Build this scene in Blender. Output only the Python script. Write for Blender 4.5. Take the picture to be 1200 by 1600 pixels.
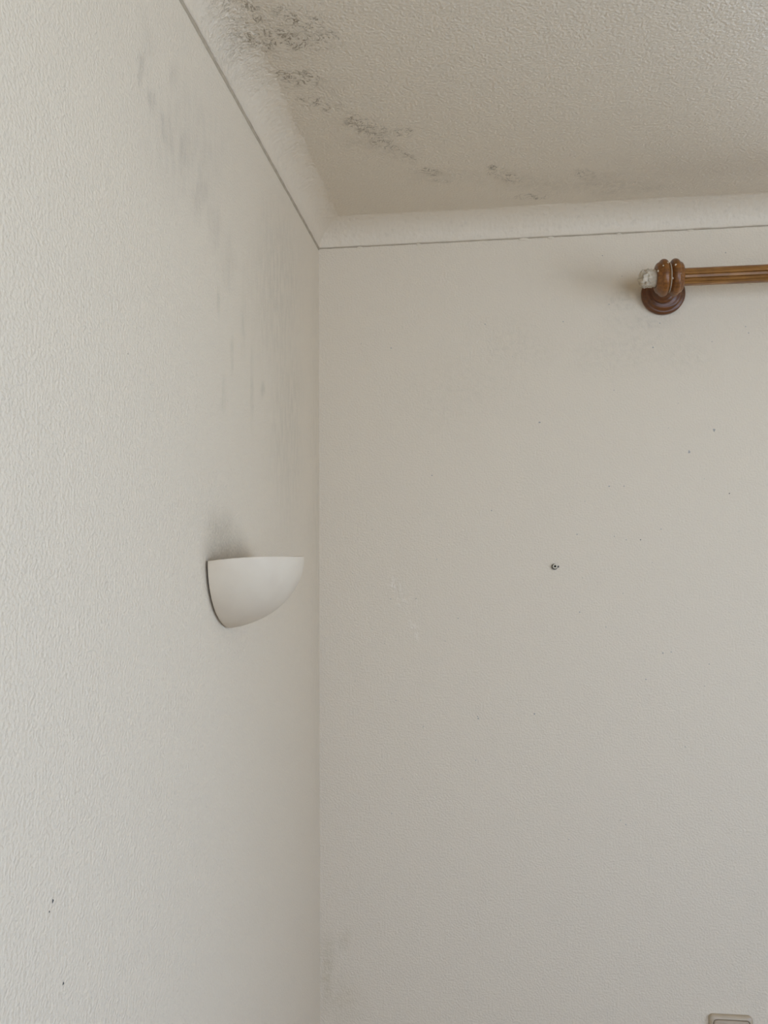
import bpy, bmesh, math, random
import numpy as np
from mathutils import Vector, Matrix, noise

for o in list(bpy.data.objects):
    bpy.data.objects.remove(o, do_unlink=True)
sc = bpy.context.scene
C = sc.collection
random.seed(4)

# ------------------------------------------------------------------ camera
# The room corner is the origin: left wall is the plane x=0, back wall y=0.
YAW, PITCH, ROLL = math.radians(7.05713), math.radians(2.83537), math.radians(-0.31697)
CAM = Vector((0.33626, -1.65, 1.8299))
fwd = Vector((-math.sin(YAW), math.cos(YAW), 0)) * math.cos(PITCH) + Vector((0, 0, math.sin(PITCH)))
r0 = Vector((math.cos(YAW), math.sin(YAW), 0))
u0 = r0.cross(fwd)
right = r0 * math.cos(ROLL) + u0 * math.sin(ROLL)
up = u0 * math.cos(ROLL) - r0 * math.sin(ROLL)
cd = bpy.data.cameras.new('camera')
cd.sensor_fit = 'VERTICAL'
cd.sensor_height = 32.0
cd.lens = 1300.0 / 1600.0 * 32.0
cd.clip_start = 0.02
cam = bpy.data.objects.new('camera', cd)
C.objects.link(cam)
M3 = Matrix((right, up, -fwd)).transposed()
cam.matrix_world = Matrix.Translation(CAM) @ M3.to_4x4()
sc.camera = cam

# ------------------------------------------------------------------ world: an overcast sky over pale ground
w = bpy.data.worlds.new('overcast_sky')
sc.world = w
w.use_nodes = True
nt = w.node_tree
nt.nodes.clear()
wo = nt.nodes.new('ShaderNodeOutputWorld')
bg = nt.nodes.new('ShaderNodeBackground')
tc = nt.nodes.new('ShaderNodeTexCoord')
sx = nt.nodes.new('ShaderNodeSeparateXYZ')
rp = nt.nodes.new('ShaderNodeValToRGB')
mr = nt.nodes.new('ShaderNodeMapRange')
mr.inputs['From Min'].default_value = -1.0
nt.links.new(tc.outputs['Generated'], sx.inputs[0])
nt.links.new(sx.outputs['Z'], mr.inputs['Value'])
nt.links.new(mr.outputs[0], rp.inputs[0])
nt.links.new(rp.outputs[0], bg.inputs['Color'])
nt.links.new(bg.outputs[0], wo.inputs['Surface'])
cr = rp.color_ramp
cr.elements[0].position = 0.0
cr.elements[0].color = (0.785, 0.955, 1.26, 1)
cr.elements[1].position = 1.0
cr.elements[1].color = (0.655, 0.86, 1.27, 1)
e = cr.elements.new(0.49); e.color = (0.805, 0.985, 1.30, 1)
e = cr.elements.new(0.52); e.color = (0.715, 0.92, 1.32, 1)
bg.inputs['Strength'].default_value = 7.05

sc.view_settings.view_transform = 'Standard'
sc.view_settings.look = 'None'
sc.view_settings.gamma = 1.0
sc.view_settings.use_curve_mapping = False
sc.view_settings.exposure = 0.0
sc.cycles.max_bounces = 8
sc.cycles.diffuse_bounces = 7
sc.cycles.caustics_reflective = False
sc.cycles.caustics_refractive = False

# unseen window openings sized for their daylight (room x 0..RX, y -RY..0, z 0..CEIL)
RX, RY, CEIL = 2.3, 3.4, 2.5
WIN_R = (-2.6, -0.95, 1.15, 2.25)      # right wall: y0, y1, z0, z1
WIN_B = (1.10, 1.8, 1.25, 2.15)      # back wall: x0, x1, z0, z1
ADDED_WIN_F = (0.5, 2.1, 1.1, 2.3)       # wall behind the camera, added to light the back wall: x0, x1, z0, z1
WT = 0.22


def portal(name, loc, rot, sx_, sy_):
    l = bpy.data.lights.new(name, 'AREA')
    l.shape = 'RECTANGLE'
    l.size, l.size_y = sx_, sy_
    l.cycles.is_portal = True
    o = bpy.data.objects.new(name, l)
    o.location = loc
    o.rotation_euler = rot
    C.objects.link(o)


portal('daylight_portal', (RX + WT, (WIN_R[0] + WIN_R[1]) / 2, (WIN_R[2] + WIN_R[3]) / 2), (0, math.pi / 2, 0),
       WIN_R[3] - WIN_R[2], WIN_R[1] - WIN_R[0])
portal('daylight_portal', ((WIN_B[0] + WIN_B[1]) / 2, WT, (WIN_B[2] + WIN_B[3]) / 2), (-math.pi / 2, 0, 0),
       WIN_B[1] - WIN_B[0], WIN_B[3] - WIN_B[2])

portal('daylight_portal', ((ADDED_WIN_F[0] + ADDED_WIN_F[1]) / 2, -RY - WT, (ADDED_WIN_F[2] + ADDED_WIN_F[3]) / 2), (math.pi / 2, 0, 0),
       ADDED_WIN_F[1] - ADDED_WIN_F[0], ADDED_WIN_F[3] - ADDED_WIN_F[2])

# ------------------------------------------------------------------ helpers
def tag(o, label=None, cat=None, group=None, kind=None):
    if label: o['label'] = label
    if cat: o['category'] = cat
    if group: o['group'] = group
    if kind: o['kind'] = kind
    return o


def link(name, me, mat=None, parent=None, smooth=False):
    o = bpy.data.objects.new(name, me)
    C.objects.link(o)
    if mat: me.materials.append(mat)
    if smooth:
        me.polygons.foreach_set('use_smooth', [True] * len(me.polygons))
    if parent: o.parent = parent
    return o


def from_bm(name, bm, mat=None, parent=None, smooth=False):
    bmesh.ops.recalc_face_normals(bm, faces=bm.faces)
    me = bpy.data.meshes.new(name)
    bm.to_mesh(me)
    bm.free()
    return link(name, me, mat, parent, smooth)


def box(bm, x0, x1, y0, y1, z0, z1):
    vs = [bm.verts.new((x, y, z)) for x in (x0, x1) for y in (y0, y1) for z in (z0, z1)]
    for f in ((0, 1, 3, 2), (4, 6, 7, 5), (0, 4, 5, 1), (2, 3, 7, 6), (0, 2, 6, 4), (1, 5, 7, 3)):
        bm.faces.new([vs[i] for i in f])


def lathe(bm, prof, frame, n=48, rfun=None, cap=True):
    """prof = [(along, radius)]; frame = (origin, axis, u, v)."""
    o, ax, u, v = frame
    rings = []
    for (a, r) in prof:
        ring = []
        for k in range(n):
            t = 2 * math.pi * k / n
            rr = r * (rfun(a, t) if rfun else 1.0)
            ring.append(bm.verts.new(o + ax * a + u * (rr * math.cos(t)) + v * (rr * math.sin(t))))
        rings.append(ring)
    for A, B in zip(rings, rings[1:]):
        for k in range(n):
            bm.faces.new((A[k], A[(k + 1) % n], B[(k + 1) % n], B[k]))
    if cap:
        bm.faces.new(rings[0])
        bm.faces.new(rings[-1][::-1])
    return rings


class N:
    """Small node-graph builder."""
    def __init__(self, name):
        self.m = bpy.data.materials.new(name)
        self.m.use_nodes = True
        self.t = self.m.node_tree
        self.b = self.t.nodes['Principled BSDF']
        self.tc = self.t.nodes.new('ShaderNodeTexCoord')
        self.P = self.tc.outputs['Object']

    def n(self, typ, **kw):
        nd = self.t.nodes.new(typ)
        for k, v in kw.items():
            setattr(nd, k, v)
        return nd

    def put(self, sock, v):
        if isinstance(v, bpy.types.NodeSocket):
            self.t.links.new(v, sock)
        else:
            sock.default_value = v

    def math(self, op, a, b=0.0, clamp=False):
        nd = self.n('ShaderNodeMath', operation=op, use_clamp=clamp)
        self.put(nd.inputs[0], a); self.put(nd.inputs[1], b)
        return nd.outputs[0]

    def vmath(self, op, a, b=None):
        nd = self.n('ShaderNodeVectorMath', operation=op)
        self.put(nd.inputs[0], a)
        if b is not None: self.put(nd.inputs[1], b)
        return nd.outputs['Value'] if op == 'LENGTH' else nd.outputs[0]

    def noise(self, vec, scale, detail=2.0, rough=0.5, dist=0.0, color=False):
        nd = self.n('ShaderNodeTexNoise')
        self.put(nd.inputs['Vector'], vec)
        nd.inputs['Scale'].default_value = scale
        nd.inputs['Detail'].default_value = detail
        nd.inputs['Roughness'].default_value = rough
        nd.inputs['Distortion'].default_value = dist
        return nd.outputs['Color' if color else 'Fac']

    def rng(self, v, a, b, c=0.0, d=1.0, smooth=True):
        nd = self.n('ShaderNodeMapRange', interpolation_type='SMOOTHSTEP' if smooth else 'LINEAR')
        self.put(nd.inputs['Value'], v)
        for k, x in (('From Min', a), ('From Max', b), ('To Min', c), ('To Max', d)):
            nd.inputs[k].default_value = x
        return nd.outputs[0]

    def mix(self, fac, a, b):
        nd = self.n('ShaderNodeMix', data_type='RGBA')
        self.put(nd.inputs['Factor'], fac)
        self.put(nd.inputs['A'], a if isinstance(a, bpy.types.NodeSocket) else (*a, 1))
        self.put(nd.inputs['B'], b if isinstance(b, bpy.types.NodeSocket) else (*b, 1))
        return nd.outputs['Result']

    def flat(self, i, j):
        """2D coordinate on a plane, from two of the three object axes."""
        s = self.n('ShaderNodeSeparateXYZ'); self.put(s.inputs[0], self.P)
        c = self.n('ShaderNodeCombineXYZ')
        self.put(c.inputs[0], s.outputs[i]); self.put(c.inputs[1], s.outputs[j])
        return c.outputs[0]

    def wobble(self, vec, scale, amp):
        col = self.noise(vec, scale, 3.0, 0.6, color=True)
        d = self.vmath('SUBTRACT', col, (0.5, 0.5, 0.5))
        d = self.vmath('MULTIPLY', d, (amp, amp, 0.0))
        return self.vmath('ADD', vec, d)

    def blobs(self, vec, items, core=0.15):
        """max of soft ellipses (x, y, rx, ry, angle[, strength])."""
        out = None
        for it in items:
            x, y, rx, ry, an = it[:5]
            st = it[5] if len(it) > 5 else 1.0
            mp = self.n('ShaderNodeMapping', vector_type='TEXTURE')
            self.put(mp.inputs['Vector'], vec)
            mp.inputs['Location'].default_value = (x, y, 0)
            mp.inputs['Rotation'].default_value = (0, 0, an)
            mp.inputs['Scale'].default_value = (rx, ry, 1)
            l = self.vmath('LENGTH', mp.outputs[0])
            f = self.rng(l, core, 1.0, st, 0.0)
            out = f if out is None else self.math('MAXIMUM', out, f)
        return out

    def bump(self, h, strength, dist, normal=None):
        nd = self.n('ShaderNodeBump')
        nd.inputs['Strength'].default_value = strength
        nd.inputs['Distance'].default_value = dist
        self.put(nd.inputs['Height'], h)
        if normal is not None: self.put(nd.inputs['Normal'], normal)
        return nd.outputs[0]

    def out(self, color=None, rough=None, normal=None, spec=None):
        if color is not None:
            self.put(self.b.inputs['Base Color'], color if isinstance(color, bpy.types.NodeSocket) else (*color, 1))
        if rough is not None: self.put(self.b.inputs['Roughness'], rough)
        if normal is not None: self.put(self.b.inputs['Normal'], normal)
        if spec is not None: self.put(self.b.inputs['Specular IOR Level'], spec)
        return self.m


WALL = (0.705, 0.608, 0.468)
CEILC = (0.705, 0.615, 0.48)
COVEC = (0.705, 0.608, 0.468)
GRAIN_L, GRAIN_B, GRAIN_C = 0.52, 0.42, 0.42


def stipple(g, vec3, scale=280.0):
    """rolled paint relief: fine grains over slower waves."""
    a = g.noise(vec3, scale, 1.5, 0.5)
    c = g.noise(vec3, scale * 0.13, 2.0, 0.5)
    return g.math('ADD', a, g.math('MULTIPLY', c, 0.5))


def attr(g, name):
    nd = g.n('ShaderNodeAttribute')
    nd.attribute_name = name
    return nd.outputs['Fac']


# ------------------------------------------------------------------ wall materials
# Stains and mould keep the places where they grew: soft patches are stored as mesh attributes
# on the painted surface (see STAIN below), the fine threads inside them come from noise.
def mat_wall_left():
    g = N('left_wall_paint')
    h = stipple(g, g.P)
    sep = g.n('ShaderNodeSeparateXYZ'); g.put(sep.inputs[0], g.P)
    pv = g.vmath('MULTIPLY', g.P, (1.0, 1.0, 0.28))
    fine = g.noise(pv, 90.0, 3.0, 0.6)
    base = WALL
    base = g.mix(g.math('MULTIPLY', attr(g, 'bloom'), g.rng(fine, 0.36, 0.66, 0.18, 0.42)), base, (0.40, 0.345, 0.275))
    base = g.mix(g.math('MULTIPLY', attr(g, 'streak'), g.rng(fine, 0.36, 0.62, 0.10, 0.36)), base, (0.40, 0.365, 0.265))
    base = g.mix(g.math('MULTIPLY', attr(g, 'damp'), g.rng(fine, 0.35, 0.65, 0.06, 0.34)), base, (0.47, 0.41, 0.315))  # damp zone, with the corner's shade painted in
    base = g.mix(g.math('MULTIPLY', attr(g, 'soot'), g.rng(h, 0.60, 0.92, 0.60, 0.34)), base, (0.345, 0.285, 0.20))
    return g.out(base, 0.62, g.bump(h, GRAIN_L, 0.0040), 0.35)


def mat_wall_back():
    g = N('back_wall_paint')
    h = stipple(g, g.P)
    mid = g.noise(g.P, 100.0, 3.0, 0.62)
    base = WALL
    pf = g.math('MULTIPLY', attr(g, 'patch'), g.rng(mid, 0.45, 0.6))
    base = g.mix(g.math('MULTIPLY', pf, 0.55), base, (0.80, 0.72, 0.59))
    base = g.mix(g.math('MULTIPLY', attr(g, 'damp'), g.rng(mid, 0.35, 0.65, 0.10, 0.32)), base, (0.42, 0.34, 0.19))
    base = g.mix(g.math('MULTIPLY', attr(g, 'smudge_shadow'), g.rng(mid, 0.40, 0.68, 0.05, 0.34)), base, (0.43, 0.375, 0.28))
    hh = g.math('ADD', h, g.math('MULTIPLY', pf, 0.8))
    return g.out(base, 0.62, g.bump(hh, GRAIN_B, 0.0040), 0.35)


def mould_on(g, base):
    """curly brown mould threads inside the patches, with a faint stain round them."""
    n1 = g.noise(g.P, 74.0, 3.0, 0.60, 1.0)
    ridge = g.math('ABSOLUTE', g.math('SUBTRACT', n1, 0.5))
    line = g.rng(ridge, 0.012, 0.042, 1.0, 0.0)
    brk = g.noise(g.P, 95.0, 3.0, 0.6)
    gate = g.math('MULTIPLY', g.rng(attr(g, 'mould'), 0.10, 0.62), g.rng(brk, 0.36, 0.52))
    f = g.math('MULTIPLY', line, gate)
    hf = g.math('MULTIPLY', attr(g, 'halo'), g.rng(brk, 0.32, 0.68, 0.05, 0.36))
    base = g.mix(hf, base, (0.40, 0.335, 0.25))
    base = g.mix(g.math('MULTIPLY', f, 0.85), base, (0.235, 0.185, 0.115))
    return base, f


def mat_ceiling():
    g = N('ceiling_paint')
    h = stipple(g, g.P, 230.0)
    base, f = mould_on(g, CEILC)
    hh = g.math('SUBTRACT', h, g.math('MULTIPLY', f, 0.5))
    return g.out(base, 0.38, g.bump(hh, GRAIN_C, 0.0040), 0.5)


def mat_cove(name, mould=False):
    g = N(name)
    h = stipple(g, g.P, 120.0)
    base = COVEC
    if mould:
        base, f = mould_on(g, base)
        wn = g.noise(g.P, 105.0, 2.0, 0.6, 1.5)       # wrinkled, blistered paint where the damp is worst
        h = g.math('ADD', h, g.math('MULTIPLY', g.math('MULTIPLY', attr(g, 'wrinkle'), wn), 2.8))
    else:
        sn = g.rng(g.noise(g.P, 90.0, 3.0, 0.6), 0.56, 0.74, 0.0, 0.22)
        base = g.mix(sn, base, (0.48, 0.41, 0.315))
    return g.out(base, 0.55, g.bump(h, 0.5, 0.0034), 0.4)


def mat_paint(name, col, strength=0.45, scale=280.0):
    g = N(name)
    return g.out(col, 0.62, g.bump(stipple(g, g.P, scale), strength, 0.0040), 0.35)


def mat_plain(name, col, rough=0.6, spec=0.5, grain=None):
    g = N(name)
    c2 = tuple(x * 0.88 for x in col)
    base = g.mix(g.rng(g.noise(g.P, grain or 30.0, 4.0), 0.35, 0.65), col, c2)
    return g.out(base, rough, g.bump(g.noise(g.P, 220.0, 2.0), 0.12, 0.001), spec)


def mat_wood(name, light, dark, axis=0, specks=False, rough=0.42):
    g = N(name)
    s = [260.0, 260.0, 260.0]; s[axis] = 14.0
    v = g.vmath('MULTIPLY', g.P, tuple(s))
    gr = g.noise(v, 1.0, 4.0, 0.62, 0.4)
    base = g.mix(g.rng(gr, 0.32, 0.68), light, dark)
    blot = g.rng(g.noise(g.P, 35.0, 3.0), 0.40, 0.72)
    base = g.mix(g.math('MULTIPLY', blot, 0.45), base, tuple(c * 0.6 for c in dark))
    if specks:
        vo = g.n('ShaderNodeTexVoronoi')
        g.put(vo.inputs['Vector'], g.vmath('ADD', g.P, (0.0, 0.0, 0.0)))
        vo.inputs['Scale'].default_value = 75.0
        sp = g.math('MULTIPLY', g.rng(vo.outputs['Distance'], 0.10, 0.19, 1.0, 0.0), g.rng(g.noise(g.P, 40.0, 1.0), 0.5, 0.56))
        base = g.mix(g.math('MULTIPLY', sp, 0.8), base, (0.62, 0.56, 0.46))
    return g.out(base, rough, g.bump(gr, 0.2, 0.0008), 0.5)


M_LEFT, M_BACK, M_CEIL = mat_wall_left(), mat_wall_back(), mat_ceiling()
M_COVE_L, M_COVE = mat_cove('cornice_paint_mouldy', True), mat_cove('cornice_paint')
M_ROOM = mat_paint('room_paint', WALL)
M_FAR = mat_paint('warm_bounce_beige', (0.50, 0.39, 0.25))  # unseen walls: beige invented to warm and dim the bounced light
M_CEIL2 = mat_paint('ceiling_paint_clean', CEILC, 0.42, 230.0)
M_JOINT = mat_plain('joint_dust_shadow', (0.45, 0.375, 0.27), 0.9, 0.2, 60.0)
M_FLOOR = mat_wood('floor_wood', (0.26, 0.17, 0.10), (0.19, 0.115, 0.065), 1)
M_FRAME = mat_plain('window_white', (0.80, 0.80, 0.78), 0.4, 0.5)




def mat_glass():
    g = N('window_glass')
    tr = g.n('ShaderNodeBsdfTransparent'); tr.inputs['Color'].default_value = (0.985, 0.99, 0.985, 1)
    gl = g.n('ShaderNodeBsdfGlossy'); gl.inputs['Roughness'].default_value = 0.02
    mx = g.n('ShaderNodeMixShader'); mx.inputs[0].default_value = 0.04
    g.put(mx.inputs[1], tr.outputs[0]); g.put(mx.inputs[2], gl.outputs[0])
    g.t.links.new(mx.outputs[0], g.t.nodes['Material Output'].inputs['Surface'])
    g.t.nodes.remove(g.b)
    return g.m


M_GLASS = mat_glass()


# ------------------------------------------------------------------ structure
def wall_boxes(bm, axis, pos0, pos1, a0, a1, hole):
    """slab normal to axis between pos0..pos1, spanning a0..a1 and floor to ceiling, with one opening."""
    cells = []
    if hole is None:
        cells.append((a0, a1, 0.0, CEIL))
    else:
        h0, h1, z0, z1 = hole
        cells += [(a0, h0, 0, CEIL), (h1, a1, 0, CEIL), (h0, h1, 0, z0), (h0, h1, z1, CEIL)]
    for (s, t, z0, z1) in cells:
        if axis == 0: box(bm, pos0, pos1, s, t, z0, z1)
        else: box(bm, s, t, pos0, pos1, z0, z1)


def struct(name, bm, mat):
    return tag(from_bm(name, bm, mat), kind='structure')


# ---- where stains and some painted shade sit: (x, y, rx, ry, angle[, strength]) on each surface
STAIN = {
    'bloom': (22.0, 0.032, [(-0.877, 2.316, 0.030, 0.016, 1.26), (-0.846, 2.300, 0.032, 0.018, 1.187),
              (-0.811, 2.285, 0.048, 0.030, -2.3), (-0.757, 2.285, 0.060, 0.040, -2.3),
              (-0.700, 2.270, 0.062, 0.042, -2.3, 0.9), (-0.656, 2.245, 0.055, 0.034, -2.1, 0.8),
              (-0.867, 2.353, 0.032, 0.020, -2.0, 0.5), (-0.797, 2.346, 0.040, 0.025, 1.17, 0.6),
              (-0.60, 2.22, 0.06, 0.05, -2.1, 0.5), (-0.74, 2.30, 0.24, 0.10, -2.75, 0.55)]),
    'streak': (40.0, 0.012, [(-0.580, 2.096, 0.040, 0.013, 1.53), (-0.614, 2.040, 0.036, 0.016, 1.46),
               (-0.484, 2.076, 0.090, 0.012, 1.575), (-0.425, 2.079, 0.022, 0.014, -2.9),
               (-0.637, 2.153, 0.030, 0.010, 1.52), (-0.53, 2.15, 0.07, 0.02, 1.5, 0.7)]),
    'damp_shade_left': (10.0, 0.06, [(-0.33, 2.28, 0.28, 0.18, -2.4), (-0.27, 2.07, 0.30, 0.18, 1.5, 0.9), (-0.02, 1.9, 0.9, 0.10, 1.57, 0.6)]),  # damp zone, then a tall strip painting shade along the corner
    'soot': (24.0, 0.006, [(-0.645, 1.840, 0.060, 0.060, 0.0, 0.9), (-0.655, 1.850, 0.045, 0.045, 0.0, 0.6), (-0.61, 1.840, 0.075, 0.060, 0.0, 0.9), (-0.57, 1.835, 0.09, 0.05, 0.0, 0.7)]),
    'patch': (45.0, 0.022, [(0.154, 1.762, 0.042, 0.017, 1.918), (0.188, 1.677, 0.032, 0.010, 1.917, 0.9),
              (0.165, 1.735, 0.030, 0.024, 0.0, 0.6)]),
    'damp_back': (18.0, 0.03, [(0.014, 1.005, 0.11, 0.026, 1.564), (0.050, 0.95, 0.070, 0.055, 1.43, 0.6),
                  (0.045, 1.070, 0.03, 0.022, 1.49, 0.7)]),
    'smudge_shadow': (14.0, 0.05, [(0.600, 2.325, 0.055, 0.040, 0.0, 0.9), (0.64, 2.275, 0.09, 0.026, 0.0, 0.8), (0.60, 2.22, 0.15, 0.06, 0.1, 0.5),  # smudges left of and below the bracket include its painted cast shadow
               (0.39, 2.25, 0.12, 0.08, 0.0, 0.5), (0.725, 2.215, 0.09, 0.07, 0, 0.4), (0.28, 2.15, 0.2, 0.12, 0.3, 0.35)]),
    'mould': (38.0, 0.026, [(0.043, -0.634, 0.062, 0.054, -2.414, 1.0), (0.082, -0.620, 0.059, 0.030, -2.875, 0.95), (0.043, -0.685, 0.046, 0.035, 1.508, 0.75),
              (0.076, -0.532, 0.065, 0.032, -3.038, 0.8), (0.086, -0.470, 0.046, 0.024, -2.64, 0.75), (0.112, -0.441, 0.032, 0.016, 3.07, 1.0),
              (0.154, -0.382, 0.084, 0.032, -2.067, 0.8), (0.176, -0.327, 0.054, 0.027, -2.2, 0.75), (0.203, -0.284, 0.051, 0.023, -2.4, 0.55),
              (0.240, -0.219, 0.051, 0.020, -2.79, 0.72), (0.262, -0.178, 0.038, 0.019, -2.98, 0.5), (0.356, -0.203, 0.041, 0.022, -2.28, 0.82),
              (0.382, -0.172, 0.054, 0.023, -2.39, 0.78), (0.420, -0.088, 0.061, 0.024, -2.98, 0.62), (0.511, -0.175, 0.057, 0.030, -2.4, 0.5),
              (0.215, -0.360, 0.041, 0.027, 0.9, 0.55), (0.035, -0.72, 0.06, 0.04, 1.5, 0.9), (0.11, -0.66, 0.07, 0.03, 0.3, 0.6), (0.12, -0.62, 0.068, 0.041, 0.3, 0.5)]),
    'halo': (16.0, 0.06, [(0.062, -0.625, 0.115, 0.075, -2.66, 1.0), (0.168, -0.349, 0.14, 0.045, -2.09, .8),
             (0.089, -0.517, 0.08, 0.05, -2.6, .7), (0.274, -0.197, 0.10, 0.055, -2.96, .6),
             (0.434, -0.149, 0.12, 0.07, -2.87, .8), (0.563, -0.118, 0.12, 0.07, -2.82, 1.0),
             (0.633, -0.080, 0.085, 0.020, 2.55, 1.0)]),
    'wrinkle': (30.0, 0.02, [(0.022, -0.66, 0.12, 0.045, 1.5), (0.025, -0.56, 0.07, 0.035, 1.5, 0.7)]),
}


def stain_values(key, pts):
    """pts: N x 2 array of surface coordinates; ragged soft ellipses, the strongest one wins."""
    scale, amp, items = STAIN[key]
    p = pts.copy()
    lo = [min(it[k] - 1.3 * max(it[2], it[3]) for it in items) - amp for k in (0, 1)]
    hi = [max(it[k] + 1.3 * max(it[2], it[3]) for it in items) + amp for k in (0, 1)]
    out = np.zeros(len(p))
    idx = np.where((p[:, 0] > lo[0]) & (p[:, 0] < hi[0]) & (p[:, 1] > lo[1]) & (p[:, 1] < hi[1]))[0]
    if len(idx) == 0: return out
    d = np.array([tuple(noise.noise_vector(Vector((q[0] * scale, q[1] * scale, 3.3))) +
                        0.5 * noise.noise_vector(Vector((q[0] * scale * 2.1, q[1] * scale * 2.1, 8.1))))[:2] for q in p[idx]])
    q = p[idx] + d * amp * 0.5
    best = np.zeros(len(idx))
    for it in items:
        x, y, rx, ry, an = it[:5]
        st = it[5] if len(it) > 5 else 1.0
        c, s_ = math.cos(an), math.sin(an)
        u = ((q[:, 0] - x) * c + (q[:, 1] - y) * s_) / rx
        v = (-(q[:, 0] - x) * s_ + (q[:, 1] - y) * c) / ry
        t = np.clip((1.0 - np.sqrt(u * u + v * v)) / 0.9, 0, 1)
        best = np.maximum(best, st * t * t * (3 - 2 * t))
    out[idx] = best
    return out


def put_attr(me, name, vals):
    at = me.attributes.new(name, 'FLOAT', 'POINT')
    at.data.foreach_set('value', np.asarray(vals, dtype=np.float32))


def painted_surface(name, bm_body, mats, to3, rects, rich, step, stains, label):
    """one mesh: the slab body, its flat clean surface (rects) and a fine grid (rich) that carries the stains."""
    u0_, u1_, v0_, v1_ = rich
    nu, nv = int(round((u1_ - u0_) / step)), int(round((v1_ - v0_) / step))
    U, V = np.meshgrid(np.linspace(u0_, u1_, nu + 1), np.linspace(v0_, v1_, nv + 1))
    uv = np.stack([U.ravel(), V.ravel()], 1)
    verts = [to3(a, c) for a, c in uv]
    i = np.arange(nu)[None, :] + (np.arange(nv) * (nu + 1))[:, None]
    i = i.ravel()
    faces = np.stack([i, i + 1, i + nu + 2, i + nu + 1], 1).tolist()
    ng = len(verts)
    nrich = len(faces)
    for (a0, a1, c0, c1) in rects:
        k = len(verts)
        verts += [to3(a0, c0), to3(a1, c0), to3(a1, c1), to3(a0, c1)]
        faces.append([k, k + 1, k + 2, k + 3])
    bm_body.verts.index_update()
    k = len(verts)
    verts += [tuple(v.co) for v in bm_body.verts]
    faces += [[k + v.index for v in f.verts] for f in bm_body.faces]
    bm_body.free()
    me = bpy.data.meshes.new(name)
    me.from_pydata(verts, [], faces)
    o = link(name, me, mats[0])
    me.materials.append(mats[1])
    mi = np.ones(len(faces), dtype=np.int32); mi[:nrich] = 0
    me.polygons.foreach_set('material_index', mi)
    for at, key in stains:
        vals = np.zeros(len(verts)); vals[:ng] = stain_values(key, uv)
        put_attr(me, at, vals)
    me.update()
    return tag(o, label, kind='structure')


EPS = 0.002
bm = bmesh.new(); box(bm, -WT, RX + WT, -RY - WT, WT, -0.1, 0.0); tag(struct('floor', bm, M_FLOOR), 'brown wooden floor of the room')
bm = bmesh.new(); box(bm, -WT, RX + WT, -RY - WT, WT, CEIL + EPS, CEIL + 0.1)
painted_surface('ceiling', bm, (M_CEIL, M_CEIL2), lambda a, c: (a, c, CEIL),
                [(1.0, RX, -RY, 0.0), (0.0, 1.0, -RY, -1.0)], (0.0, 1.0, -1.0, 0.0), 0.004,
                [('mould', 'mould'), ('halo', 'halo')], 'off-white stippled ceiling with brown mould patches')
bm = bmesh.new(); box(bm, -WT, -EPS, -RY, 0.0, 0.0, CEIL)
wall_left = painted_surface('wall_left', bm, (M_LEFT, M_ROOM), lambda a, c: (0.0, a, c),
                [(-RY, -1.3, 0.0, CEIL), (-1.3, 0.0, 0.0, 1.3)], (-1.3, 0.0, 1.3, CEIL), 0.005,
                [('bloom', 'bloom'), ('streak', 'streak'), ('damp', 'damp_shade_left'), ('soot', 'soot')],
                'white stippled left wall with grey mould smears')
bm = bmesh.new()
for (s_, t_, z0, z1) in ((-WT, WIN_B[0], 0, CEIL), (WIN_B[1], RX + WT, 0, CEIL), (WIN_B[0], WIN_B[1], 0, WIN_B[2]), (WIN_B[0], WIN_B[1], WIN_B[3], CEIL)):
    if z1 > z0: box(bm, s_, t_, EPS, WT, z0, z1)
wall_back = painted_surface('wall_back', bm, (M_BACK, M_ROOM), lambda a, c: (a, 0.0, c),
                [(0.0, 0.95, 0.0, 0.8), (0.95, WIN_B[0], 0.0, CEIL), (WIN_B[1], RX, 0.0, CEIL), (WIN_B[0], WIN_B[1], 0.0, WIN_B[2]), (WIN_B[0], WIN_B[1], WIN_B[3], CEIL)],
                (0.0, 0.95, 0.8, CEIL), 0.005, [('patch', 'patch'), ('damp', 'damp_back'), ('smudge_shadow', 'smudge_shadow')],
                'cream stippled back wall with the curtain pole and switch')
bm = bmesh.new(); wall_boxes(bm, 0, RX, RX + WT, -RY, 0.0, WIN_R); struct('wall_right', bm, M_FAR)
bm = bmesh.new(); wall_boxes(bm, 1, -RY - WT, -RY, -WT, RX + WT, ADDED_WIN_F); struct('wall_front', bm, M_FAR)

# fly specks and pin pricks: tiny raised dots, one mesh for each wall
M_SPECK = mat_plain('speck_dark', (0.10, 0.09, 0.08), 0.8, 0.2)
M_SPECK2 = mat_plain('speck_pale', (0.42, 0.39, 0.34), 0.8, 0.2)


def specks(name, parent, items, to3, mat, nrm):
    b_ = bmesh.new()
    for (a, c, r, s2) in items:
        ring = []
        for k in range(9):
            t = 2 * math.pi * k / 9
            rr = r * (1 + 0.25 * math.sin(3 * t + a * 90))
            ring.append(b_.verts.new(Vector(to3(a + rr * math.cos(t), c + rr * s2 * math.sin(t))) + Vector(nrm) * 0.00015))
        top = b_.verts.new(Vector(to3(a, c)) + Vector(nrm) * 0.0006)
        for k in range(9):
            b_.faces.new((ring[k], ring[(k + 1) % 9], top))
    return tag(from_bm(name, b_, mat, parent), kind='stuff')


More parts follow.
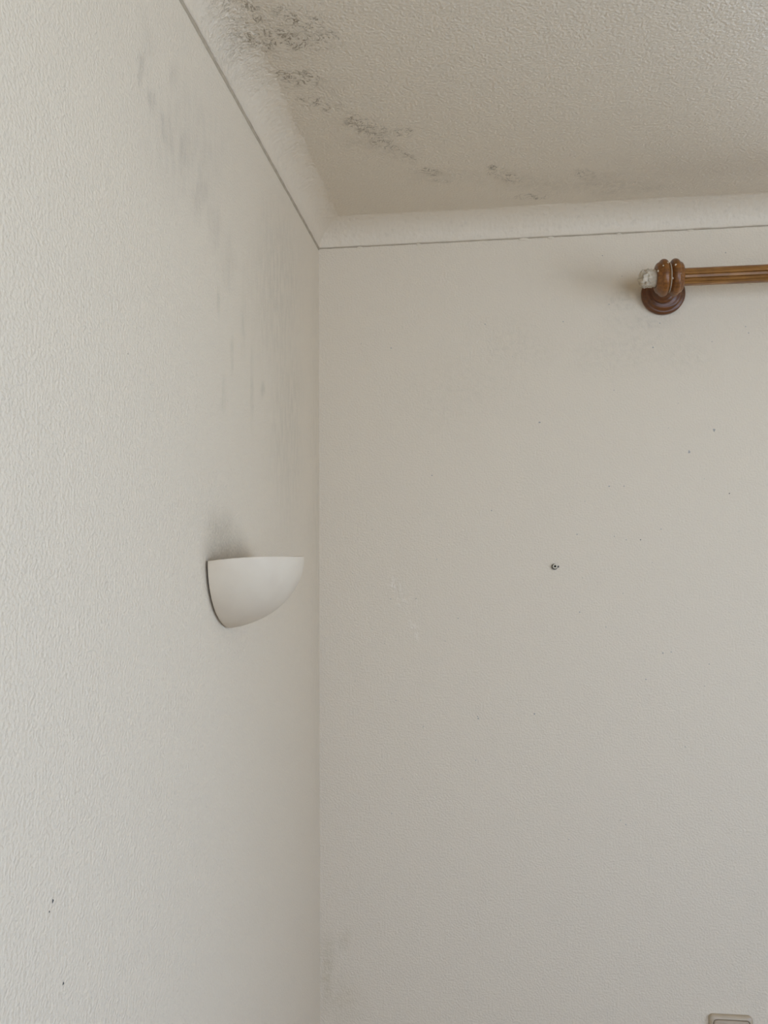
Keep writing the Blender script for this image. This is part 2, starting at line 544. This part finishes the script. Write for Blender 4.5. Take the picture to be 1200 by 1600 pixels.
specks('fly_specks', wall_left, [(-1.030, 1.563, .0012, 1.3), (-1.012, 1.492, .0012, 1.0), (-1.035, 1.557, .0007, 1.3), (-0.905, 2.02, .0006, 1)],
       lambda a, c: (0.0, a, c), M_SPECK, (1, 0, 0))
specks('fly_specks', wall_back, [(0.795, 1.940, .0011, 1), (0.629, 1.853, .0011, 1), (0.4728, 1.8020, .0019, 1), (0.195, 1.740, .0008, 1)],
       lambda a, c: (a, 0.0, c), M_SPECK, (0, -1, 0))
rs = random.Random(7)
pale = [(0.423, 1.518, .0016, 1), (0.315, 1.507, .0015, 1), (0.441, 2.085, .0022, .7), (0.770, 2.062, .0022, 1.3), (0.723, 2.021, .0020, 1.5),
        (0.572, 1.957, .0017, .8), (0.660, 2.226, .0016, 1), (0.666, 1.637, .0015, 1), (0.60, 1.957, .0012, 1), (0.58, 1.86, .001, 1)]
pale += [(rs.uniform(0.05, 0.85), rs.uniform(1.25, 2.42), rs.uniform(.0006, .0013), 1) for _ in range(70)]
specks('fly_specks', wall_back, pale, lambda a, c: (a, 0.0, c), M_SPECK2, (0, -1, 0))


def window(name, axis, hole, pos, bars):
    a0, a1, z0, z1 = hole
    root = bpy.data.objects.new(name, None)
    C.objects.link(root)
    tag(root, kind='structure')
    t = 0.055

    def bar(nm, s0, s1, q0, q1):
        b = bmesh.new()
        if axis == 0: box(b, pos, pos + 0.05, s0, s1, q0, q1)
        else: box(b, s0, s1, pos, pos + 0.05, q0, q1)
        from_bm(nm, b, M_FRAME, root)
    bar('frame', a0, a0 + t, z0, z1); bar('frame', a1 - t, a1, z0, z1)
    bar('frame', a0 + t, a1 - t, z0, z0 + t); bar('frame', a0 + t, a1 - t, z1 - t, z1)
    for k in range(1, bars):
        m = a0 + (a1 - a0) * k / bars
        bar('mullion', m - t / 2, m + t / 2, z0 + t, z1 - t)
    for k in range(bars):
        p0 = a0 + (a1 - a0) * k / bars + (t if k == 0 else t / 2)
        p1 = a0 + (a1 - a0) * (k + 1) / bars - (t if k == bars - 1 else t / 2)
        b = bmesh.new()
        q = pos + 0.023
        if axis == 0: box(b, q, q + 0.004, p0, p1, z0 + t, z1 - t)
        else: box(b, p0, p1, q, q + 0.004, z0 + t, z1 - t)
        from_bm('pane', b, M_GLASS, root)


window('window_1', 0, WIN_R, RX + 0.08, 2)
window('window_2', 1, WIN_B, 0.08, 2)
window('added_window_3', 1, ADDED_WIN_F, -RY - 0.13, 2)  # unseen extra window, put in to brighten the back wall

# cornice: a concave cove with a small lip at the wall and at the ceiling
COVE, LIP = 0.0445, 0.0035
PROF = [(0.0, -COVE)]                      # (offset from wall, height below ceiling)
PROF.append((LIP, -COVE))
TM = 1.22                                  # the cove meets the ceiling at a slight angle
for k in range(15):
    t = TM * k / 14
    PROF.append((LIP + (0.048 - LIP) * (1 - math.cos(t)) / (1 - math.cos(TM)), -COVE + LIP * 0.5 + (COVE - LIP * 0.5 - 0.0002) * math.sin(t) / math.sin(TM)))
PROF.append((0.0495, 0.0))


def cornice(name, mat, start, end, inward, seg, label, gap=1.0):
    """start/end are room corners; mitred at both ends."""
    s, e_ = Vector(start), Vector(end)
    d = (e_ - s); L = d.length; d.normalize()
    inn = Vector(inward)
    b = bmesh.new()
    rows = []
    fs = [i / seg for i in range(seg + 1)] if isinstance(seg, int) else seg
    seg = len(fs) - 1
    for i, f in enumerate(fs):
        row = []
        for j, (o, z) in enumerate(PROF):
            pos = s + d * (o + (L - 2 * o) * f) + inn * o + Vector((0, 0, CEIL + z))
            if 0 < i < seg and j < len(PROF) - 1:
                pos += inn * (0.0012 * noise.noise(pos * 14.0)) + Vector((0, 0, 0.0009 * noise.noise(pos * 31.0)))
            row.append(b.verts.new(pos))
        rows.append(row)
    for A, B in zip(rows, rows[1:]):
        for j in range(len(PROF) - 1):
            b.faces.new((A[j], A[j + 1], B[j + 1], B[j]))
    o = from_bm(name, b, mat, smooth=True)
    tag(o, label, kind='structure')
    if mat is M_COVE_L:
        xy = np.array([(v.co.x, v.co.y) for v in o.data.vertices])
        for key in ('mould', 'halo', 'wrinkle'):
            put_attr(o.data, key, stain_values(key, xy) * (0.5 if key == 'mould' else 1.0))
    # dusty joint under the cornice: dirt and filler, with its shadow line painted in
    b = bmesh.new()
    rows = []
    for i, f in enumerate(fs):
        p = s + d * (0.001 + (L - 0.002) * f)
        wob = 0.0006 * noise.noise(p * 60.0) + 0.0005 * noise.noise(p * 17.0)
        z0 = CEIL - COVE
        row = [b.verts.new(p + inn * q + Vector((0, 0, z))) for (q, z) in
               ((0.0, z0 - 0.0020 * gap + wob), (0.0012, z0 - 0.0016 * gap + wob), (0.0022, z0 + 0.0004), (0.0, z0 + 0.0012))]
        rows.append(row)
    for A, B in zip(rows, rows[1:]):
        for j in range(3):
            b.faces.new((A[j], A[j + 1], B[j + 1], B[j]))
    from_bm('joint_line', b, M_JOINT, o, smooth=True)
    return o


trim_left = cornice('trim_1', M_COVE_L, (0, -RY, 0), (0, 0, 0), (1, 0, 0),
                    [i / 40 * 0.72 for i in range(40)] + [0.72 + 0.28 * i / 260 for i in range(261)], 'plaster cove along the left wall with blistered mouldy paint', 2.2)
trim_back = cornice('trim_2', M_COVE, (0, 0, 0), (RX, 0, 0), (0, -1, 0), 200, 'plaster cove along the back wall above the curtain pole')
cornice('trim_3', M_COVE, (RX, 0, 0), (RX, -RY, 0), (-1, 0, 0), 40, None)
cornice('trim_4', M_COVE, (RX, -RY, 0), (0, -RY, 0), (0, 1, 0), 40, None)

# little lumps of filler that hang from the cornice joint
for (x, rx, rz) in ((0.415, .010, .0040), (0.468, .007, .0026), (0.085, .006, .0020), (0.60, .006, .0022), (0.205, .005, .0018), (0.735, .007, .0018)):
    b = bmesh.new()
    bmesh.ops.create_uvsphere(b, u_segments=12, v_segments=8, radius=1.0)
    for v in b.verts:
        k = 1 + 0.3 * noise.noise(v.co * 1.7 + Vector((x * 40, 0, 0)))
        v.co = Vector((x + v.co.x * rx * k, v.co.y * 0.0018, CEIL - COVE - 0.0022 + v.co.z * rz * k))
    from_bm('filler_lump', b, M_COVE, trim_back, smooth=True)

# ------------------------------------------------------------------ wall lamp: half bowl of white plaster
def mat_plaster():
    g = N('lamp_plaster')
    base = g.mix(g.rng(g.noise(g.P, 22.0, 4.0), 0.35, 0.7), (0.66, 0.565, 0.43), (0.63, 0.53, 0.40))
    vo = g.n('ShaderNodeTexVoronoi'); g.put(vo.inputs['Vector'], g.P); vo.inputs['Scale'].default_value = 45.0
    sp = g.math('MULTIPLY', g.rng(vo.outputs['Distance'], 0.02, 0.06, 1.0, 0.0), g.rng(g.noise(g.P, 20.0, 1.0), 0.52, 0.6))
    base = g.mix(g.math('MULTIPLY', sp, 0.35), base, (0.40, 0.33, 0.26))
    return g.out(base, 0.55, g.bump(g.noise(g.P, 260.0, 2.0), 0.10, 0.0008), 0.4)


M_PLASTER = mat_plaster()
M_METAL = mat_plain('lamp_backplate_grey', (0.10, 0.085, 0.07), 0.7, 0.3)
LA, LD, LH, LT = 0.1000, 0.0935, 0.0880, 0.005        # half width, depth, height, wall thickness
lamp = bpy.data.objects.new('wall_lamp', None)
C.objects.link(lamp)
lamp.location = (0.0, -0.585, 1.8215)
tag(lamp, 'white plaster half-bowl wall lamp on the left wall', 'wall lamp')
b = bmesh.new()
NU, NV = 44, 26


# a quarter ellipsoid meets the wall along its whole foot, so build it as slices fanning from the wall ends
def grid(s):
    g_ = []
    for iv in range(NV + 1):
        row = []
        for iu in range(NU + 1):
            a = math.pi * iu / NU                     # position along the wall, -LA..LA
            c = math.pi / 2 * iv / NV                 # 0 = rim, pi/2 = wall edge below
            hx = math.sin(a)
            y = -(LA - s) * math.cos(a)
            x = (LD - s) * hx * math.cos(c)
            z = -(LH - s) * hx * math.sin(c)
            z += 0.14 * x - 0.09 * x * (x / LD)
            row.append(b.verts.new(Vector((0.0034 + x, y, z))))
        g_.append(row)
    return g_


def skin(g_):
    for r0_, r1_ in zip(g_, g_[1:]):
        for k in range(NU):
            try:
                b.faces.new((r0_[k], r0_[k + 1], r1_[k + 1], r1_[k]))
            except ValueError:
                pass


go, gi = grid(0.0), grid(LT)
skin(go); skin(gi)
for k in range(NU):
    b.faces.new((go[0][k], go[0][k + 1], gi[0][k + 1], gi[0][k]))
    b.faces.new((go[NV][k], go[NV][k + 1], gi[NV][k + 1], gi[NV][k]))
bmesh.ops.remove_doubles(b, verts=b.verts, dist=1e-5)
bowl = from_bm('bowl', b, M_PLASTER, lamp, smooth=True)
bv = bowl.modifiers.new('soft_rim', 'BEVEL')
bv.width = 0.0016; bv.segments = 3; bv.limit_method = 'ANGLE'; bv.angle_limit = math.radians(50)

b = bmesh.new()
pts = []
for k in range(33):
    a = math.pi * k / 32
    pts.append((-(LA - 0.006) * math.cos(a), -(LH - 0.006) * math.sin(a)))
lo = [b.verts.new((0.0006, y, z)) for y, z in pts]
hi = [b.verts.new((0.0040, y, z)) for y, z in pts]
b.faces.new(lo); b.faces.new(hi[::-1])
for k in range(33):
    b.faces.new((lo[k], lo[(k + 1) % 33], hi[(k + 1) % 33], hi[k]))
from_bm('back_plate', b, M_METAL, lamp)
b = bmesh.new()
fr = (Vector((0.004, 0, -0.038)), Vector((1, 0, 0)), Vector((0, 1, 0)), Vector((0, 0, 1)))
lathe(b, [(0, .014), (.012, .014), (.014, .012), (.040, .012), (.042, .010)], fr, 20)
from_bm('lamp_holder', b, mat_plain('lamp_holder_white', (0.66, 0.60, 0.48), 0.4), lamp, smooth=False)

# ------------------------------------------------------------------ curtain pole and its bracket
POLE_Y, POLE_Z, POLE_R = -0.110, 2.3265, 0.0157
M_POLE = mat_wood('honey_pine', (0.36, 0.165, 0.036), (0.20, 0.078, 0.014), 0)
M_RING = mat_wood('turned_pine', (0.26, 0.100, 0.018), (0.14, 0.045, 0.007), 0, False, 0.36)
M_ROSE = mat_wood('red_brown_pine', (0.165, 0.055, 0.012), (0.095, 0.030, 0.006), 0, False, 0.36)
M_RAW = mat_plain('crusty_bare_end', (0.62, 0.53, 0.40), 0.85, 0.2, 160.0)

pole = bpy.data.objects.new('curtain_pole', None)
C.objects.link(pole)
pole.location = (0.645, POLE_Y, POLE_Z)
tag(pole, 'brown fluted wooden curtain pole with its end knob missing', 'curtain pole')
X = (Vector((0, 0, 0)), Vector((1, 0, 0)), Vector((0, 1, 0)), Vector((0, 0, 1)))


def flute(a, t):
    k = (t * 14 / (2 * math.pi) + 0.5) % 1.0
    d = abs(k - 0.5) * 2                      # 0 in the groove, 1 mid land
    return 1.0 - 0.16 * max(0.0, 1 - d / 0.34) ** 1.2


b = bmesh.new()
lathe(b, [(0.020, POLE_R), (0.5, POLE_R), (1.0, POLE_R), (1.56, POLE_R)], X, 14 * 12, flute)
from_bm('pole', b, M_POLE, pole)
# crusty stub left where the end knob broke off
b = bmesh.new()
prof = [(0.0195, .0148), (0.0, .0152)] + [(-.002 * k, .0156 + .00003 * k) for k in range(1, 11)] + [(-.0218, .0152), (-.0240, .0143), (-.0258, .0125), (-.0268, .0100), (-.0272, .0075), (-.0274, .005), (-.0274, .0025), (-.0274, .0006)]
rings = lathe(b, prof, X, 64)
for v in b.verts:
    k = min(1.0, max(0.15, (-v.co.x + 0.004) / 0.02))
    n_ = Vector((noise.noise(v.co * 210), noise.noise(v.co * 210 + Vector((9, 3, 1))), noise.noise(v.co * 210 + Vector((2, 7, 5)))))
    n2 = Vector((noise.noise(v.co * 520), noise.noise(v.co * 520 + Vector((4, 3, 1))), noise.noise(v.co * 520 + Vector((2, 1, 5)))))
    v.co += (n_ * 0.0042 + n2 * 0.0022) * k
from_bm('broken_end', b, M_RAW, pole, smooth=True)

bracket = bpy.data.objects.new('pole_bracket', None)
C.objects.link(bracket)
bracket.location = (0.6800, 0.0, 2.3290)
tag(bracket, 'dark brown turned wooden bracket carrying the end of the curtain pole', 'bracket')
ring_x = 0.6690 - 0.6800
Yf = (Vector((0, 0, 0)), Vector((0, -1, 0)), Vector((1, 0, 0)), Vector((0, 0, 1)))
b = bmesh.new()
lathe(b, [(0.0005, .0395), (.0035, .0412), (.0085, .0412), (.0115, .0398), (.0128, .0370), (.0128, .0345), (.0150, .0338), (.0175, .0315),
          (.0185, .0285), (.0180, .0262), (.0190, .0250)], Yf, 64)
from_bm('rosette', b, M_ROSE, bracket, smooth=True)
b = bmesh.new()
lathe(b, [(.0170, .0225), (.0230, .0228), (.0270, .0215), (.0285, .0190), (.0300, .0160), (.0380, .0145), (.0580, .0140), (.0850, .0150)], Yf, 40)
st = from_bm('arm', b, M_ROSE, bracket, smooth=True)
sh = Matrix.Identity(4); sh[0][1] = -ring_x / 0.085     # arm leans slightly to the cup
for v in st.data.vertices:
    v.co.x += ring_x * (-v.co.y / 0.085)
    v.co.z += (POLE_Z - 2.3290) * (-v.co.y / 0.085)
px = 0.00116
half = [(-20.5, 17), (-20.2, 20.5), (-18.5, 22.8), (-15.5, 24.2), (-14.2, 25.0), (-13.4, 26.8), (-11.5, 28.2), (-9.0, 28.8), (-6.5, 28.5),
        (-4.2, 27.2), (-2.9, 25.2), (-2.4, 23.4)]
full = half + [(0, 22.6)] + [(-x, r) for x, r in half[::-1]]
Rf = (Vector((ring_x, POLE_Y, POLE_Z - 2.3290)), Vector((1, 0, 0)), Vector((0, 1, 0)), Vector((0, 0, 1)))


def hollow(bm_, prof_, frame, n, bore, rfun=None):
    """turned ring with a hole along its axis"""
    loop = [(prof_[0][0], bore)] + prof_ + [(prof_[-1][0], bore)]
    rg = lathe(bm_, loop, frame, n, rfun, cap=False)
    for k in range(n):
        bm_.faces.new((rg[-1][k], rg[-1][(k + 1) % n], rg[0][(k + 1) % n], rg[0][k]))


for sg in (1, -1):
    b = bmesh.new()
    hollow(b, [(sg * x * px, r * px) for x, r in half + [(-0.7, 22.6)]], Rf, 64, 0.0166)
    from_bm('cup_ring', b, M_RING, bracket, smooth=True)
b = bmesh.new()
hollow(b, [(-0.0007, .0268), (0.0007, .0268)], Rf, 48, 0.0166)
from_bm('filler_seam', b, M_RAW, bracket, smooth=True)
for (dx, dz, rr) in ((-6.3, 15.5, 1.5), (5.3, 11.3, 1.7), (-13.2, 11.3, 1.0), (-20.0, 4.6, 1.6), (1.4, -8.1, 1.4), (-15.0, -6.0, .8), (12.0, -3.0, .7), (9.0, 20.0, .8)):
    rad = 27.6 if abs(abs(dx) - 9) < 5 else (23.0 if abs(dx) < 4 else 21.0)
    q = Vector((ring_x + dx * px, POLE_Y - math.sqrt(rad * rad - dz * dz) * px, POLE_Z - 2.3290 + dz * px))
    b = bmesh.new()
    bmesh.ops.create_icosphere(b, subdivisions=2, radius=rr * px)
    for v in b.verts:
        v.co = q + Vector((v.co.x, v.co.y * 0.6, v.co.z * 1.15))
    from_bm('paint_drop', b, M_RAW, bracket, smooth=True)

# ------------------------------------------------------------------ wall plug
plug = bpy.data.objects.new('wall_plug', None)
C.objects.link(plug)
plug.location = (0.4662, 0.0, 1.8026)
tag(plug, 'small grey hollow wall plug sticking out of the back wall', 'wall plug')
b = bmesh.new()
rg = lathe(b, [(0.0, .0058), (.0022, .0059), (.0030, .0054), (.0030, .0030)], (Vector((-0.0009, 0, -0.0010)), Yf[1], Yf[2], Yf[3]), 28)  # dark ring offset down-left, painted as the plug's cast shadow
from_bm('shadow_ring', b, mat_plain('plug_shadow_grey', (0.15, 0.13, 0.10), 0.6), plug)
b = bmesh.new()
lathe(b, [(0.0, .0040), (.0046, .0044), (.0056, .0042), (.0062, .0036), (.0060, .0027), (.0050, .0021), (.0020, .0019)], Yf, 28)
from_bm('sleeve', b, mat_plain('plug_plastic', (0.76, 0.68, 0.54), 0.4), plug, smooth=True)
b = bmesh.new()
lathe(b, [(.0015, .0010), (.0035, .0017), (.0053, .0020)], Yf, 16)
from_bm('bore', b, mat_plain('plug_bore_dark', (0.02, 0.018, 0.015), 0.9, 0.1), plug)

# ------------------------------------------------------------------ light switch
SW, SR = 0.0775, 0.0075
switch = bpy.data.objects.new('light_switch', None)
C.objects.link(switch)
switch.location = (0.7725, 0.0, 0.9745 - SW / 2)
switch.rotation_euler = (0, math.radians(-0.6), 0)
tag(switch, 'beige square rocker light switch low on the back wall', 'light switch')


def rounded(hw, hh, r, n=6):
    out = []
    for (cx, cz, a0) in ((hw - r, hh - r, 0), (-hw + r, hh - r, 90), (-hw + r, -hh + r, 180), (hw - r, -hh + r, 270)):
        for k in range(n + 1):
            t = math.radians(a0 + 90 * k / n)
            out.append((cx + r * math.cos(t), cz + r * math.sin(t)))
    return out


def plates(bm_, layers, close_first=True, close_last=True):
    rings_ = []
    for (hw, hh, r, d) in layers:
        rings_.append([bm_.verts.new((x, -d, z)) for x, z in rounded(hw, hh, r)])
    n_ = len(rings_[0])
    for A, B in zip(rings_, rings_[1:]):
        for k in range(n_):
            bm_.faces.new((A[k], A[(k + 1) % n_], B[(k + 1) % n_], B[k]))
    if close_first: bm_.faces.new(rings_[0])
    if close_last: bm_.faces.new(rings_[-1][::-1])


M_IVORY = mat_plain('ivory_plastic', (0.50, 0.40, 0.275), 0.38, 0.5, 25.0)
M_IVORY2 = mat_plain('ivory_plastic_rocker', (0.45, 0.35, 0.24), 0.38, 0.5, 25.0)
h_ = SW / 2
b = bmesh.new()
plates(b, [(h_, h_, SR, 0.0003), (h_, h_, SR, .0045), (h_ - .0010, h_ - .0010, SR, .0068), (h_ - .0030, h_ - .0030, SR, .0085), (h_ - .0048, h_ - .0048, SR, .0094),
           (h_ - .0058, h_ - .0058, SR, .0092), (h_ - .0060, h_ - .0060, SR, .0035)])
from_bm('frame', b, M_IVORY, switch)
b = bmesh.new()
i_ = h_ - .0070
plates(b, [(i_, i_, SR - .001, .0036), (i_, i_, SR - .001, .0085), (i_ - .0010, i_ - .0010, SR - .001, .0100), (i_ - .004, i_ - .004, SR - .002, .0106)])
from_bm('rocker', b, M_IVORY2, switch)
